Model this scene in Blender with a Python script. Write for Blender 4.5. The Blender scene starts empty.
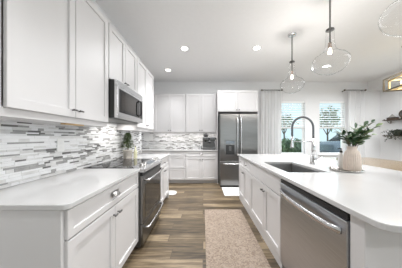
import bpy, bmesh, math, random
from mathutils import Vector, Matrix
from math import pi, sin, cos, radians
random.seed(7)
SC = bpy.context.scene
COL = SC.collection

# ------------------------------------------------------------------ camera
cd = bpy.data.cameras.new('camera'); cam = bpy.data.objects.new('camera', cd); COL.objects.link(cam)
cam.location = (0, 0, 1.26); cam.rotation_euler = (pi/2, 0, 0)
cd.sensor_width = 36; cd.lens = 36*162/402; cd.shift_x = -2/402; cd.shift_y = 3.3/402
cd.clip_start = 0.05; cd.clip_end = 200
SC.camera = cam

# ------------------------------------------------------------------ world, light, exposure
SC.view_settings.view_transform = 'Standard'; SC.view_settings.look = 'None'
SC.view_settings.gamma = 1; SC.view_settings.exposure = 0.14; SC.view_settings.use_curve_mapping = False
w = bpy.data.worlds.new('sky'); SC.world = w; w.use_nodes = True
bg = w.node_tree.nodes['Background']; bg.inputs[0].default_value = (0.70, 0.86, 0.93, 1); bg.inputs[1].default_value = 1.1

def area(name, loc, rot, sx, sy, power, col=(1, 1, 1)):
    l = bpy.data.lights.new(name, 'AREA'); l.shape = 'RECTANGLE'; l.size = sx; l.size_y = sy; l.energy = power; l.color = col
    o = bpy.data.objects.new(name, l); COL.objects.link(o); o.location = loc; o.rotation_euler = rot
    return o
area('fill_rear', (2.1, -3.85, 1.35), (radians(90), 0, 0), 1.7, 2.3, 34, (1, .985, .96))  # unseen fill lamp added behind the rear opening
# unseen fill lamps added outside right and rear openings; daylight at back windows
area('fill_right', (6.05, 1.1, 1.35), (0, radians(90), 0), 2.3, 3.4, 14, (1, .985, .96))
area('daylight_window', (2.79, 5.35, 1.6), (radians(-90), 0, 0), 0.7, 1.6, 4, (.93, .97, 1))
area('daylight_window', (4.02, 5.35, 1.6), (radians(-90), 0, 0), 0.75, 1.6, 4, (.93, .97, 1))
CAN_POWER = 108
area('fill_wash', (.3, 3.45, 2.97), (0, 0, 0), 1.3, .9, 27, (.96, .98, 1))  # unseen fill lamp added to brighten the back cabinets
area('fill_wash', (3.9, 1.35, 2.68), (0, 0, 0), 2.4, 5.0, 185, (.96, .98, 1))   # unseen soft fill, added to brighten the room

# ------------------------------------------------------------------ materials
def mat(name, col, rough=.5, metal=0.0, var=.03, scale=20.0, bump=0.0, stretch=None, coat=0.0, spec=.5):
    m = bpy.data.materials.new(name); m.use_nodes = True
    nt = m.node_tree; b = nt.nodes['Principled BSDF']
    tc = nt.nodes.new('ShaderNodeTexCoord'); n = nt.nodes.new('ShaderNodeTexNoise'); r = nt.nodes.new('ShaderNodeValToRGB')
    mp = nt.nodes.new('ShaderNodeMapping')
    nt.links.new(tc.outputs['Object'], mp.inputs[0]); nt.links.new(mp.outputs[0], n.inputs['Vector'])
    if stretch: mp.inputs['Scale'].default_value = stretch
    n.inputs['Scale'].default_value = scale; n.inputs['Detail'].default_value = 4
    lo = [max(0, c*(1-var)) for c in col]; hi = [min(1, c*(1+var)) for c in col]
    r.color_ramp.elements[0].position = .3; r.color_ramp.elements[1].position = .7
    r.color_ramp.elements[0].color = (*lo, 1); r.color_ramp.elements[1].color = (*hi, 1)
    nt.links.new(n.outputs['Fac'], r.inputs[0]); nt.links.new(r.outputs[0], b.inputs['Base Color'])
    b.inputs['Roughness'].default_value = rough; b.inputs['Metallic'].default_value = metal
    b.inputs['Specular IOR Level'].default_value = spec
    if name in ('stainless_steel', 'dishwasher_stainless_steel'):
        b.inputs['Anisotropic'].default_value = .85
        tg = nt.nodes.new('ShaderNodeTangent'); tg.direction_type = 'RADIAL'; tg.axis = 'Z'
        nt.links.new(tg.outputs[0], b.inputs['Tangent'])
    if coat: b.inputs['Coat Weight'].default_value = coat
    if bump:
        bp = nt.nodes.new('ShaderNodeBump'); bp.inputs['Strength'].default_value = bump; bp.inputs['Distance'].default_value = .01
        nt.links.new(n.outputs['Fac'], bp.inputs['Height']); nt.links.new(bp.outputs[0], b.inputs['Normal'])
    return m

def emit_mat(name, col, s):
    m = bpy.data.materials.new(name); m.use_nodes = True; nt = m.node_tree
    b = nt.nodes['Principled BSDF']; b.inputs['Base Color'].default_value = (*col, 1)
    b.inputs['Emission Color'].default_value = (*col, 1); b.inputs['Emission Strength'].default_value = s
    return m

def glass_mat(name, tint=(1, 1, 1), refl=1.0, edge=None):
    """clear thin glass: transparent plus a fresnel gloss, slightly greyer where seen edge-on"""
    m = bpy.data.materials.new(name); m.use_nodes = True; nt = m.node_tree
    for n in list(nt.nodes): nt.nodes.remove(n)
    out = nt.nodes.new('ShaderNodeOutputMaterial'); mix = nt.nodes.new('ShaderNodeMixShader')
    tr = nt.nodes.new('ShaderNodeBsdfTransparent'); gl = nt.nodes.new('ShaderNodeBsdfGlossy')
    fr = nt.nodes.new('ShaderNodeLayerWeight'); fr.inputs[0].default_value = .5
    pw = nt.nodes.new('ShaderNodeMath'); pw.operation = 'POWER'; pw.inputs[1].default_value = 4
    mul = nt.nodes.new('ShaderNodeMath'); mul.operation = 'MULTIPLY_ADD'; mul.inputs[1].default_value = .45*refl; mul.inputs[2].default_value = .025*refl
    nt.links.new(fr.outputs['Facing'], pw.inputs[0]); nt.links.new(pw.outputs[0], mul.inputs[0]); nt.links.new(mul.outputs[0], mix.inputs[0])
    gl.inputs['Roughness'].default_value = .03
    tr.inputs[0].default_value = (*tint, 1)
    if edge:
        lw = nt.nodes.new('ShaderNodeLayerWeight'); lw.inputs[0].default_value = .35
        rp = nt.nodes.new('ShaderNodeValToRGB'); rp.color_ramp.elements[0].color = (*tint, 1); rp.color_ramp.elements[1].color = (*edge, 1)
        rp.color_ramp.elements[0].position = .5
        nt.links.new(lw.outputs['Facing'], rp.inputs[0]); nt.links.new(rp.outputs[0], tr.inputs[0])
    nt.links.new(tr.outputs[0], mix.inputs[1]); nt.links.new(gl.outputs[0], mix.inputs[2]); nt.links.new(mix.outputs[0], out.inputs[0])
    return m

M = {}
M['wall'] = mat('wall_paint', (.78, .78, .785), .7, var=.01)
M['ceiling'] = mat('ceiling_paint', (.86, .86, .865), .8, var=.01)
M['cab'] = mat('cabinet_paint', (.68, .665, .665), .4, var=.008, scale=6)
M['cab_in'] = mat('cabinet_underside_wood', (.55, .38, .2), .5, var=.2, scale=8, stretch=(1, 8, 1))
M['gap_shade'] = mat('cabinet_gap_shade', (.60, .585, .585), .45, var=.01)  # cabinet paint darkened to stand in for shade behind the doors
M['trim'] = mat('white_trim', (.82, .82, .82), .4, var=.01)
M['quartz'] = mat('white_quartz', (.585, .578, .575), .14, var=.025, scale=3.5, coat=.2)
M['steel'] = mat('stainless_steel', (.245, .24, .235), .28, 1, var=.08, scale=4, stretch=(1, 1, 60))
M['steel_w'] = mat('dishwasher_stainless_steel', (.58, .60, .64), .36, 1, var=.08, scale=4, stretch=(1, 1, 60))
M['steel_h'] = mat('brushed_steel_bar', (.70, .70, .71), .25, 1, var=.05, scale=4)
M['steel_d'] = mat('dark_stainless', (.20, .20, .20), .35, .9, var=.06)
M['sink'] = mat('sink_steel', (.33, .33, .33), .38, .85, var=.08, scale=40)
M['nickel'] = mat('brushed_nickel', (.19, .185, .18), .32, 1, var=.05)
M['pull'] = mat('satin_cup_pull', (.42, .41, .40), .28, 1, var=.05)
M['chrome'] = mat('polished_chrome', (.72, .73, .74), .12, 1, var=.03)
M['gun'] = mat('dark_spring_steel', (.17, .18, .19), .3, .9, var=.1, scale=60)
M['blackglass'] = mat('black_ceramic_glass', (.012, .012, .013), .05, var=.05)
M['ovenglass'] = mat('oven_door_glass', (.045, .04, .036), .06, var=.05)
M['black'] = mat('black_plastic', (.02, .02, .02), .4, var=.1)
M['dgrey'] = mat('dark_grey_plastic', (.08, .08, .08), .4, var=.1)
M['gold'] = mat('antique_gold_metal', (.66, .50, .26), .3, 1, var=.08)
M['bronze'] = mat('dark_bronze_metal', (.15, .125, .09), .4, .9, var=.1)
M['plastic'] = mat('white_plastic', (.85, .85, .84), .35, var=.01)
M['ceramic'] = mat('blush_ceramic', (.68, .585, .51), .55, var=.06, scale=30)
M['terracotta'] = mat('grey_brown_pot', (.50, .46, .41), .4, var=.12, scale=30)
M['leaf'] = mat('dark_green_leaf', (.045, .10, .04), .42, var=.45, scale=9)
M['leaf2'] = mat('olive_leaf', (.13, .19, .075), .5, var=.4, scale=9)
M['leaf3'] = mat('grey_green_leaf', (.07, .085, .06), .6, var=.4, scale=12)
M['leaf4'] = mat('fresh_green_leaf', (.17, .23, .10), .5, var=.5, scale=9)
M['stem'] = mat('brown_stem', (.16, .12, .07), .6, var=.2)
M['bark'] = mat('tree_bark', (.14, .11, .09), .8, var=.3)
M['treeleaf'] = mat('tree_foliage', (.24, .32, .18), .6, var=.5, scale=3)
M['lawn'] = mat('lawn', (.36, .45, .22), .9, var=.35, scale=2)
M['asphalt'] = mat('pale_concrete', (.62, .62, .61), .9, var=.1)
M['carpaint'] = mat('grey_blue_car_paint', (.24, .28, .34), .25, .3, var=.03, coat=1)
M['cloth'] = mat('white_curtain_cloth', (.95, .945, .945), .8, var=.01, scale=60)
_nt = M['cloth'].node_tree; _o = [n for n in _nt.nodes if n.type == 'OUTPUT_MATERIAL'][0]; _mx = _nt.nodes.new('ShaderNodeMixShader'); _tl = _nt.nodes.new('ShaderNodeBsdfTranslucent')
_tl.inputs[0].default_value = (.9, .9, .9, 1); _mx.inputs[0].default_value = .05
_nt.links.new(_nt.nodes['Principled BSDF'].outputs[0], _mx.inputs[1]); _nt.links.new(_tl.outputs[0], _mx.inputs[2]); _nt.links.new(_mx.outputs[0], _o.inputs[0])
M['tablewood'] = mat('oak_table', (.27, .185, .10), .2, var=.25, scale=5, stretch=(8, 1, 1), coat=.4)
M['shelfwood'] = mat('dark_walnut', (.075, .05, .035), .5, var=.3, scale=8, stretch=(6, 1, 1))
M['amber'] = mat('pale_oil_bottle', (.60, .58, .40), .15, var=.08)
M['slat'] = mat('white_blind_slat', (.92, .92, .92), .5, var=.01)
M['soap'] = mat('frosted_white_glass', (.78, .77, .75), .2, var=.03)
M['tray'] = mat('silver_tray_metal', (.62, .60, .57), .22, 1, var=.06)
M['pane'] = glass_mat('window_glass', (.95, .98, .99), .8)
M['globe'] = glass_mat('clear_globe_glass', (.985, .985, .985), .7, edge=(.64, .64, .64))
M['copper'] = mat('aged_copper_socket', (.40, .33, .29), .35, 1, var=.1)
M['bulb'] = emit_mat('warm_bulb', (1, .88, .72), 3)
M['lens'] = emit_mat('downlight_lens', (1, .97, .93), 8)
M['display'] = mat('display_glass', (.10, .12, .14), .1, var=.05)

def tile_mat(name, a, b, rough):
    return mat(name, a, rough, var=b, scale=14, stretch=(1, 1, 2.2))
TILES = [tile_mat('white_glass_tile', (.90, .90, .91), .04, .12), tile_mat('pale_marble_tile', (.76, .755, .75), .12, .25),
         tile_mat('mid_grey_tile', (.40, .395, .39), .18, .25), tile_mat('charcoal_tile', (.19, .185, .18), .3, .2)]
M['grout'] = mat('pale_grout', (.72, .72, .72), .8, var=.03)

def floor_patch():
    m = bpy.data.materials.new('wood_plank_floor'); m.use_nodes = True; nt = m.node_tree; b = nt.nodes['Principled BSDF']
    tc = nt.nodes.new('ShaderNodeTexCoord')
    br = nt.nodes.new('ShaderNodeTexBrick'); br.inputs['Scale'].default_value = 1
    br.inputs['Brick Width'].default_value = 1.15; br.inputs['Row Height'].default_value = .14
    br.inputs['Mortar Size'].default_value = .004; br.inputs['Bias'].default_value = 0
    br.offset = .37; br.offset_frequency = 2; br.squash = .8; br.squash_frequency = 3
    br.inputs['Color1'].default_value = (0, 0, 0, 1); br.inputs['Color2'].default_value = (1, 1, 1, 1); br.inputs['Mortar'].default_value = (.5, .5, .5, 1)
    nt.links.new(tc.outputs['Object'], br.inputs['Vector'])
    mp = nt.nodes.new('ShaderNodeMapping'); mp.inputs['Scale'].default_value = (1.3, 17, 1)
    nt.links.new(tc.outputs['Object'], mp.inputs[0])
    n = nt.nodes.new('ShaderNodeTexNoise'); n.inputs['Scale'].default_value = 2.2; n.inputs['Detail'].default_value = 7; n.inputs['Roughness'].default_value = .62
    n.noise_dimensions = '4D'
    nt.links.new(mp.outputs[0], n.inputs['Vector']); nt.links.new(br.outputs['Color'], n.inputs['W'])
    mixf = nt.nodes.new('ShaderNodeMix'); mixf.data_type = 'FLOAT'; mixf.inputs['Factor'].default_value = .22
    nt.links.new(n.outputs['Fac'], mixf.inputs[2]); nt.links.new(br.outputs['Color'], mixf.inputs[3])
    r = nt.nodes.new('ShaderNodeValToRGB'); e = r.color_ramp.elements
    e[0].position = .30; e[0].color = (.030, .022, .014, 1); e[1].position = .70; e[1].color = (.40, .31, .20, 1)
    x = e.new(.5); x.color = (.155, .113, .068, 1)
    nt.links.new(mixf.outputs[0], r.inputs[0])
    dk = nt.nodes.new('ShaderNodeMix'); dk.data_type = 'RGBA'; dk.inputs[7].default_value = (.09, .065, .045, 1)
    nt.links.new(br.outputs['Fac'], dk.inputs['Factor']); nt.links.new(r.outputs[0], dk.inputs[6])
    nt.links.new(dk.outputs[2], b.inputs['Base Color']); b.inputs['Roughness'].default_value = .36
    bp = nt.nodes.new('ShaderNodeBump'); bp.inputs['Strength'].default_value = .25; bp.inputs['Distance'].default_value = .004; bp.invert = True
    nt.links.new(br.outputs['Fac'], bp.inputs['Height']); nt.links.new(bp.outputs[0], b.inputs['Normal'])
    return m
M['floor'] = floor_patch()

def rug_mat():
    m = bpy.data.materials.new('faded_rug'); m.use_nodes = True; nt = m.node_tree; b = nt.nodes['Principled BSDF']
    tc = nt.nodes.new('ShaderNodeTexCoord')
    v = nt.nodes.new('ShaderNodeTexVoronoi'); v.inputs['Scale'].default_value = 24; v.feature = 'DISTANCE_TO_EDGE'
    n = nt.nodes.new('ShaderNodeTexNoise'); n.inputs['Scale'].default_value = 26; n.inputs['Detail'].default_value = 6; n.inputs['Distortion'].default_value = 2.0
    n2 = nt.nodes.new('ShaderNodeTexNoise'); n2.inputs['Scale'].default_value = 2.5
    for q in (v, n, n2): nt.links.new(tc.outputs['Object'], q.inputs['Vector'])
    r = nt.nodes.new('ShaderNodeValToRGB'); e = r.color_ramp.elements
    e[0].position = .36; e[0].color = (.235, .175, .13, 1); e[1].position = .60; e[1].color = (.365, .295, .235, 1)
    nt.links.new(n.outputs['Fac'], r.inputs[0])
    r2 = nt.nodes.new('ShaderNodeValToRGB'); r2.color_ramp.elements[0].position = .0; r2.color_ramp.elements[1].position = .09
    r2.color_ramp.elements[0].color = (.70, .70, .74, 1); r2.color_ramp.elements[1].color = (1, 1, 1, 1)
    nt.links.new(v.outputs['Distance'], r2.inputs[0])
    mx = nt.nodes.new('ShaderNodeMix'); mx.data_type = 'RGBA'; mx.blend_type = 'MULTIPLY'
    nt.links.new(n2.outputs['Fac'], mx.inputs['Factor']); nt.links.new(r.outputs[0], mx.inputs[6]); nt.links.new(r2.outputs[0], mx.inputs[7])
    nt.links.new(mx.outputs[2], b.inputs['Base Color']); b.inputs['Roughness'].default_value = .95
    return m
M['rug'] = rug_mat()

# ------------------------------------------------------------------ mesh helpers
def add_box(bm, x0, x1, y0, y1, z0, z1, bev=0.0, seg=1):
    vs = [bm.verts.new(p) for p in ((x0, y0, z0), (x1, y0, z0), (x1, y1, z0), (x0, y1, z0), (x0, y0, z1), (x1, y0, z1), (x1, y1, z1), (x0, y1, z1))]
    fs = [bm.faces.new([vs[i] for i in f]) for f in ((3, 2, 1, 0), (4, 5, 6, 7), (0, 1, 5, 4), (1, 2, 6, 5), (2, 3, 7, 6), (3, 0, 4, 7))]
    if bev:
        es = list({e for f in fs for e in f.edges})
        bmesh.ops.bevel(bm, geom=es, offset=bev, segments=seg, profile=.5, affect='EDGES')
    return bm
def box(x0, x1, y0, y1, z0, z1, bev=0.0, seg=1):
    return add_box(bmesh.new(), x0, x1, y0, y1, z0, z1, bev, seg)
def add_tube(bm, pts, r, n=10, cap=True, radii=None):
    pts = [Vector(p) for p in pts]; rings = []
    up = Vector((0, 0, 1)); prev = None
    for i, p in enumerate(pts):
        t = (pts[min(i+1, len(pts)-1)] - pts[max(i-1, 0)]).normalized()
        if prev is None:
            a = t.cross(up)
            if a.length < 1e-3: a = t.cross(Vector((1, 0, 0)))
        else:
            a = prev - t*prev.dot(t)
            if a.length < 1e-4: a = t.cross(up)
        a.normalize(); b = t.cross(a); prev = a
        rr = radii[i] if radii else r
        rings.append([bm.verts.new(p + (a*cos(2*pi*k/n) + b*sin(2*pi*k/n))*rr) for k in range(n)])
    for i in range(len(rings)-1):
        for k in range(n):
            f = bm.faces.new((rings[i][k], rings[i][(k+1) % n], rings[i+1][(k+1) % n], rings[i+1][k])); f.smooth = True
    if cap:
        bm.faces.new(rings[0][::-1]); bm.faces.new(rings[-1])
    return bm
def tube(pts, r, n=10, **k): return add_tube(bmesh.new(), pts, r, n, **k)
def add_lathe(bm, prof, n=24, c=(0, 0, 0), rib=0.0, ribs=0, sx=1, sy=1):
    rings = []
    for (r, z) in prof:
        if r < 1e-5: rings.append([bm.verts.new((c[0], c[1], c[2]+z))])
        else:
            rings.append([bm.verts.new((c[0]+sx*(r*(1+rib*cos(ribs*2*pi*k/n)))*cos(2*pi*k/n), c[1]+sy*(r*(1+rib*cos(ribs*2*pi*k/n)))*sin(2*pi*k/n), c[2]+z)) for k in range(n)])
    for i in range(len(rings)-1):
        a, b = rings[i], rings[i+1]
        for k in range(n):
            k2 = (k+1) % n
            vs = []
            for v in (a[k % len(a)], a[k2 % len(a)], b[k2 % len(b)], b[k % len(b)]):
                if v not in vs: vs.append(v)
            if len(vs) > 2:
                f = bm.faces.new(vs); f.smooth = True
    return bm
def lathe(prof, n=24, **k): return add_lathe(bmesh.new(), prof, n, **k)
def shaker(x0, x1, z0, z1, y=0.0, t=.02, stile=.058, rec=.012):
    """five-piece door, front facing -y: frame with a recessed flat panel"""
    bm = box(x0, x1, y, y+t, z0, z1)
    bm.faces.ensure_lookup_table()
    f = [q for q in bm.faces if abs(q.calc_center_median().y - y) < 1e-6][0]
    s = min(stile, (z1-z0)*.28, (x1-x0)*.28)
    bm.normal_update()
    bmesh.ops.inset_individual(bm, faces=[f], thickness=s, use_even_offset=True)
    bmesh.ops.inset_individual(bm, faces=[f], thickness=.003, use_even_offset=True)
    for v in f.verts: v.co.y += rec
    es = [e for e in bm.edges if len(e.link_faces) == 2 and e.calc_face_angle(0) > 1.2 and all(abs(v.co.y-y) < 1e-6 for v in e.verts)]
    bmesh.ops.bevel(bm, geom=es, offset=.002, segments=1, affect='EDGES')
    return bm
def slab_poly(cells, z0, z1):
    """slab from a list of rectangles sharing edges (x0,x1,y0,y1): welded cells extruded from z0 to z1"""
    bm = bmesh.new(); vd = {}
    def v(x, y):
        k = (round(x, 4), round(y, 4))
        if k not in vd: vd[k] = bm.verts.new((x, y, z0))
        return vd[k]
    for (a, b, c, d) in cells: bm.faces.new((v(a, c), v(b, c), v(b, d), v(a, d)))
    r = bmesh.ops.extrude_face_region(bm, geom=list(bm.faces))
    for q in r['geom']:
        if isinstance(q, bmesh.types.BMVert): q.co.z = z1
    bmesh.ops.recalc_face_normals(bm, faces=bm.faces)
    return bm
def round_corner(bm, x, y, off, seg=6):
    es = [e for e in bm.edges if all(abs(v.co.x-x) < 1e-4 and abs(v.co.y-y) < 1e-4 for v in e.verts)]
    bmesh.ops.bevel(bm, geom=es, offset=off, segments=seg, profile=.5, affect='EDGES')
def ease(bm, off=.004):
    es = [e for e in bm.edges if len(e.link_faces) == 2 and e.calc_face_angle(0) > 1.0]
    bmesh.ops.bevel(bm, geom=es, offset=off, segments=2, profile=.5, affect='EDGES', clamp_overlap=True)

def obj(name, bm, m, parent=None, label=None):
    me = bpy.data.meshes.new(name); bm.normal_update(); bm.to_mesh(me); bm.free()
    o = bpy.data.objects.new(name, me); COL.objects.link(o)
    for x in (m if isinstance(m, (list, tuple)) else [m]): me.materials.append(x)
    if parent: o.parent = parent
    if label: o['label'] = label
    return o
def tag(o, label, cat, group=None):
    o['label'] = label; o['category'] = cat
    if group: o['group'] = group
    return o
def thing(name, label, cat, loc=(0, 0, 0), rz=0.0, group=None):
    o = bpy.data.objects.new(name, None); COL.objects.link(o); o.empty_display_size = .1
    o.location = loc; o.rotation_euler = (0, 0, rz)
    return tag(o, label, cat, group)
def struct(name, bm, m, parent=None):
    o = obj(name, bm, m, parent)
    if not parent: o['kind'] = 'structure'
    return o
def copy_tree(o, parent=None):
    c = o.copy(); COL.objects.link(c)
    if parent: c.parent = parent
    for ch in [q for q in COL.objects if q.parent == o]: copy_tree(ch, c)
    return c
def setloc(o, p): o.location = p; return o

CEIL = 2.99; XL = -1.36; YB = 5.03; XR = 5.12; XN = 5.5; YR = -3.6; XA = -1.97

# ------------------------------------------------------------------ setting
struct('floor', box(-2.1, 5.62, YR-.1, YB+.1, -.08, 0), M['floor'])
struct('ceiling', box(-2.1, 5.62, YR-.1, YB+.1, CEIL, CEIL+.08), M['ceiling'])
bm = bmesh.new(); add_box(bm, XL-.12, XL, YR, 3.55, 0, CEIL); add_box(bm, XA-.1, XA, 3.55, YB, 0, CEIL); add_box(bm, XA-.1, XL-.12, 3.45, 3.55, 0, CEIL)
struct('wall_left', bm, M['wall'])
W1 = (2.42, 3.17); W2 = (3.62, 4.41); WZ = (.73, 2.378)
bm = bmesh.new(); y0, y1 = YB, YB+.14
for a, b in ((XA-.1, W1[0]), (W1[1], W2[0]), (W2[1], 5.62)): add_box(bm, a, b, y0, y1, 0, CEIL)
for W in (W1, W2): add_box(bm, W[0], W[1], y0, y1, 0, WZ[0]); add_box(bm, W[0], W[1], y0, y1, WZ[1], CEIL)
struct('wall_back', bm, M['wall'])
bm = bmesh.new()                                   # right wall: bulkhead over a shallow recess, unseen glazed opening added nearer the camera to admit light
add_box(bm, XR, 5.62, YR, YB, 2.70, CEIL); add_box(bm, XN, 5.62, 2.9, YB, 0, 2.70); add_box(bm, XN, 5.62, YR, -.7, 0, 2.70)
add_box(bm, XN, 5.62, -.7, 2.9, 2.5, 2.70)
struct('wall_right', bm, M['wall'])
bm = bmesh.new(); add_box(bm, XL-.1, 1.2, YR-.12, YR, 0, CEIL); add_box(bm, 3.0, 5.62, YR-.12, YR, 0, CEIL); add_box(bm, 1.2, 3.0, YR-.12, YR, 2.5, CEIL)
struct('wall_rear', bm, M['wall'])
struct('baseboard_back', box(1.55, 5.49, YB-.016, YB-.001, 0, .12, .004), M['trim'])
struct('baseboard_right', box(XN-.016, XN-.001, 2.9, YB-.02, 0, .12, .004), M['trim'])
# unseen sliding doors, added to let light into the room
def glazed(name, rz, loc, w, h, n=3):
    r = bpy.data.objects.new(name, None); COL.objects.link(r); r.location = loc; r.rotation_euler = (0, 0, rz); r['kind'] = 'structure'
    bm = bmesh.new(); add_box(bm, 0, w, 0, .06, h-.06, h); add_box(bm, 0, w, 0, .06, 0, .05)
    for i in range(n+1): x = i*(w-.06)/n; add_box(bm, x, x+.06, 0, .06, .05, h-.06)
    obj('door_frame', bm, M['trim'], r); obj('pane', box(.06, w-.06, .025, .031, .05, h-.06), M['pane'], r)
glazed('added_door_1', pi/2, (5.57, -.7, .001), 3.6, 2.499, 3)
glazed('added_door_2', 0, (1.2, YR-.09, .001), 1.8, 2.499, 2)

# back windows: casing-free drywall return, sill, vinyl frame with two sashes
for i, W in enumerate((W1, W2)):
    a, b = W; zc = 1.56
    bm = bmesh.new(); yf, yg = YB+.07, YB+.12
    add_box(bm, a, a+.04, yf, yg, WZ[0], WZ[1]); add_box(bm, b-.04, b, yf, yg, WZ[0], WZ[1])
    add_box(bm, a+.04, b-.04, yf, yg, WZ[0], WZ[0]+.05); add_box(bm, a+.04, b-.04, yf, yg, WZ[1]-.045, WZ[1])
    add_box(bm, a+.04, b-.04, yf-.01, yg, zc-.025, zc+.025)
    wf = obj('window_%d' % (i+1), bm, M['trim']); wf['kind'] = 'structure'
    obj('pane', box(a+.04, b-.04, yf+.02, yf+.026, WZ[0]+.05, zc-.025), M['pane'], wf)
    obj('pane', box(a+.04, b-.04, yf+.03, yf+.036, zc+.025, WZ[1]-.045), M['pane'], wf)
    obj('sill', box(a-.04, b+.04, YB-.05, YB-.002, WZ[0]-.03, WZ[0], .004), M['trim'], wf)
    # blind let down over the upper sash
    t = thing('window_blind', ('white slatted blind in the window beside the refrigerator curtain', 'white slatted blind in the window above the leafy vase')[i], 'blind', ((a+b)/2, YB+.035, 0), 0)
    hw = (b-a)/2-.006
    obj('headrail', box(-hw, hw, -.028, .028, WZ[1]-.05, WZ[1]-.001, .004), M['slat'], t)
    bm = bmesh.new(); z = WZ[1]-.11
    while z > zc+.05:
        pts = [(-.024, -.014), (0, .002), (.024, .012)]
        for j in range(2):
            (ya, za), (yb_, zb) = pts[j], pts[j+1]
            vs = [bm.verts.new(p) for p in ((-hw, ya, z+za), (hw, ya, z+za), (hw, yb_, z+zb), (-hw, yb_, z+zb), (-hw, ya, z+za+.003), (hw, ya, z+za+.003), (hw, yb_, z+zb+.003), (-hw, yb_, z+zb+.003))]
            for f in ((3, 2, 1, 0), (4, 5, 6, 7), (0, 1, 5, 4), (1, 2, 6, 5), (2, 3, 7, 6), (3, 0, 4, 7)): bm.faces.new([vs[q] for q in f])
        z -= .070
    obj('slats', bm, M['slat'], t)
    obj('bottom_rail', box(-hw, hw, -.022, .022, zc, zc+.03, .004), M['slat'], t)
    for s in (-.7, .7): obj('ladder_cord', tube([(s*hw, -.026, WZ[1]-.05), (s*hw, -.026, zc+.02)], .002, 5), M['slat'], t)

# ------------------------------------------------------------------ hardware
def t_knob(p, parent, horiz=True, L=.036):
    """short bar on a round post, on a front facing -y"""
    x, y, z = p
    bm = tube([(x, y+.002, z), (x, y-.024, z)], .006, 8)
    d = Vector((L/2, 0, 0)) if horiz else Vector((0, 0, L/2))
    c = Vector((x, y-.026, z)); add_tube(bm, [c-d, c+d], .0075, 8)
    return obj('knob', bm, M['nickel'], parent)
def r_knob(p, parent):
    x, y, z = p; bm = bmesh.new()
    add_tube(bm, [(x, y+.001, z), (x, y-.012, z), (x, y-.016, z), (x, y-.024, z), (x, y-.028, z)], .01, 12, radii=[.008, .006, .013, .015, .011])
    return obj('knob', bm, M['nickel'], parent)
def cup_pull(p, parent, w=.09):
    """half-moon bin pull: a hollow quarter shell, front facing -y"""
    x, y, z = p; bm = bmesh.new(); n, k = 10, 6; g = []
    for i in range(n+1):
        a = pi*i/n; row = []
        for j in range(k+1):
            b = (pi/2)*j/k
            row.append(bm.verts.new((x - cos(a)*w/2*(.86+.14*sin(b)), y - .028*sin(a)**.6*sin(b), z + .018*cos(b)*sin(a)**.5 - .016*sin(b)*.9)))
        g.append(row)
    for i in range(n):
        for j in range(k):
            try: f = bm.faces.new((g[i][j], g[i+1][j], g[i+1][j+1], g[i][j+1])); f.smooth = True
            except ValueError: pass
    bmesh.ops.remove_doubles(bm, verts=bm.verts, dist=1e-5)
    bmesh.ops.solidify(bm, geom=list(bm.faces), thickness=.0025)
    add_box(bm, x-w/2-.004, x+w/2+.004, y-.002, y+.001, z-.018, z+.022)
    return obj('cup_pull', bm, M['pull'], parent)

# local frame of every cabinet: x along its width, front faces -y at y=0, depth to +y
def carcass_upper(t, w, d, z0, z1, wood=True):
    bm = box(0, w, .05, d, z0, z1); add_box(bm, 0, w, .021, .05, z0, z0+.05); add_box(bm, 0, w, .021, .05, z1-.02, z1)
    add_box(bm, 0, .018, .021, .05, z0+.05, z1-.02); add_box(bm, w-.018, w, .021, .05, z0+.05, z1-.02)
    obj('carcass', bm, M['gap_shade'], t)
    if wood: obj('light_bar', box(.43, .62, .03, .075, z0-.012, z0-.0005, .002), M['cab_in'], t, 'wood-coloured bar under the cabinet')
def doors(t, xs, z0, z1, knob_z=None, sides=None, g=.0026, knob=t_knob, hor=True):
    for i in range(len(xs)-1):
        a, b = xs[i]+g, xs[i+1]-g
        dr = obj('door', shaker(a, b, z0, z1), M['cab'], t)
        s = sides[i] if sides else None
        if s and knob_z:
            kx = b-.03 if s == 'r' else a+.03
            knob((kx, 0, knob_z), dr)
def drawer(t, a, b, z0, z1, pulls='cup', g=.0026, stile=.04):
    dr = obj('drawer', shaker(a+g, b-g, z0, z1, stile=stile), M['cab'], t)
    zc = (z0+z1)/2
    if pulls == 'cup': cup_pull(((a+b)/2, 0, zc+.01), dr)
    elif pulls == 'knob': t_knob(((a+b)/2, 0, zc), dr)
    return dr
def carcass_base(t, w, d, top=.882, toe=.07):
    bm = box(0, w, .06, d, .105, top); add_box(bm, .0, w, toe+.021, d, .001, .105); add_box(bm, 0, w, .021, .06, top-.008, top); add_box(bm, 0, .012, .021, .06, .105, top-.008); add_box(bm, w-.012, w, .021, .06, .105, top-.008)
    obj('carcass', bm, M['cab'], t)

R90 = pi/2
XU = -1.03; XF = -.715
UZ0, UZ1, DZ0, DZ1 = 1.372, 2.535, 1.42, 2.525
# left wall uppers
t = thing('wall_cabinet', 'tall white two-door wall cabinet nearest the left edge, left of the microwave', 'cabinet', (XU, .825, 0), R90, 'white wall cabinets')
carcass_upper(t, .945, -XL+XU-.003, UZ0, UZ1); doors(t, (.024, .487, .943), DZ0, DZ1, 1.475, 'rl')
t = thing('wall_cabinet', 'short white two-door wall cabinet directly above the microwave', 'cabinet', (XU, 1.775, 0), R90, 'white wall cabinets')
carcass_upper(t, .758, -XL+XU-.003, 1.905, UZ1, False); doors(t, (.004, .379, .754), 1.915, DZ1, 1.965, 'rl')
t = thing('wall_cabinet', 'white two-door wall cabinet just past the microwave on the range wall', 'cabinet', (XU, 2.538, 0), R90, 'white wall cabinets')
carcass_upper(t, .852, -XL+XU-.003, UZ0, UZ1, False); doors(t, (.004, .426, .848), DZ0, DZ1, 1.475, 'rl')
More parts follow.
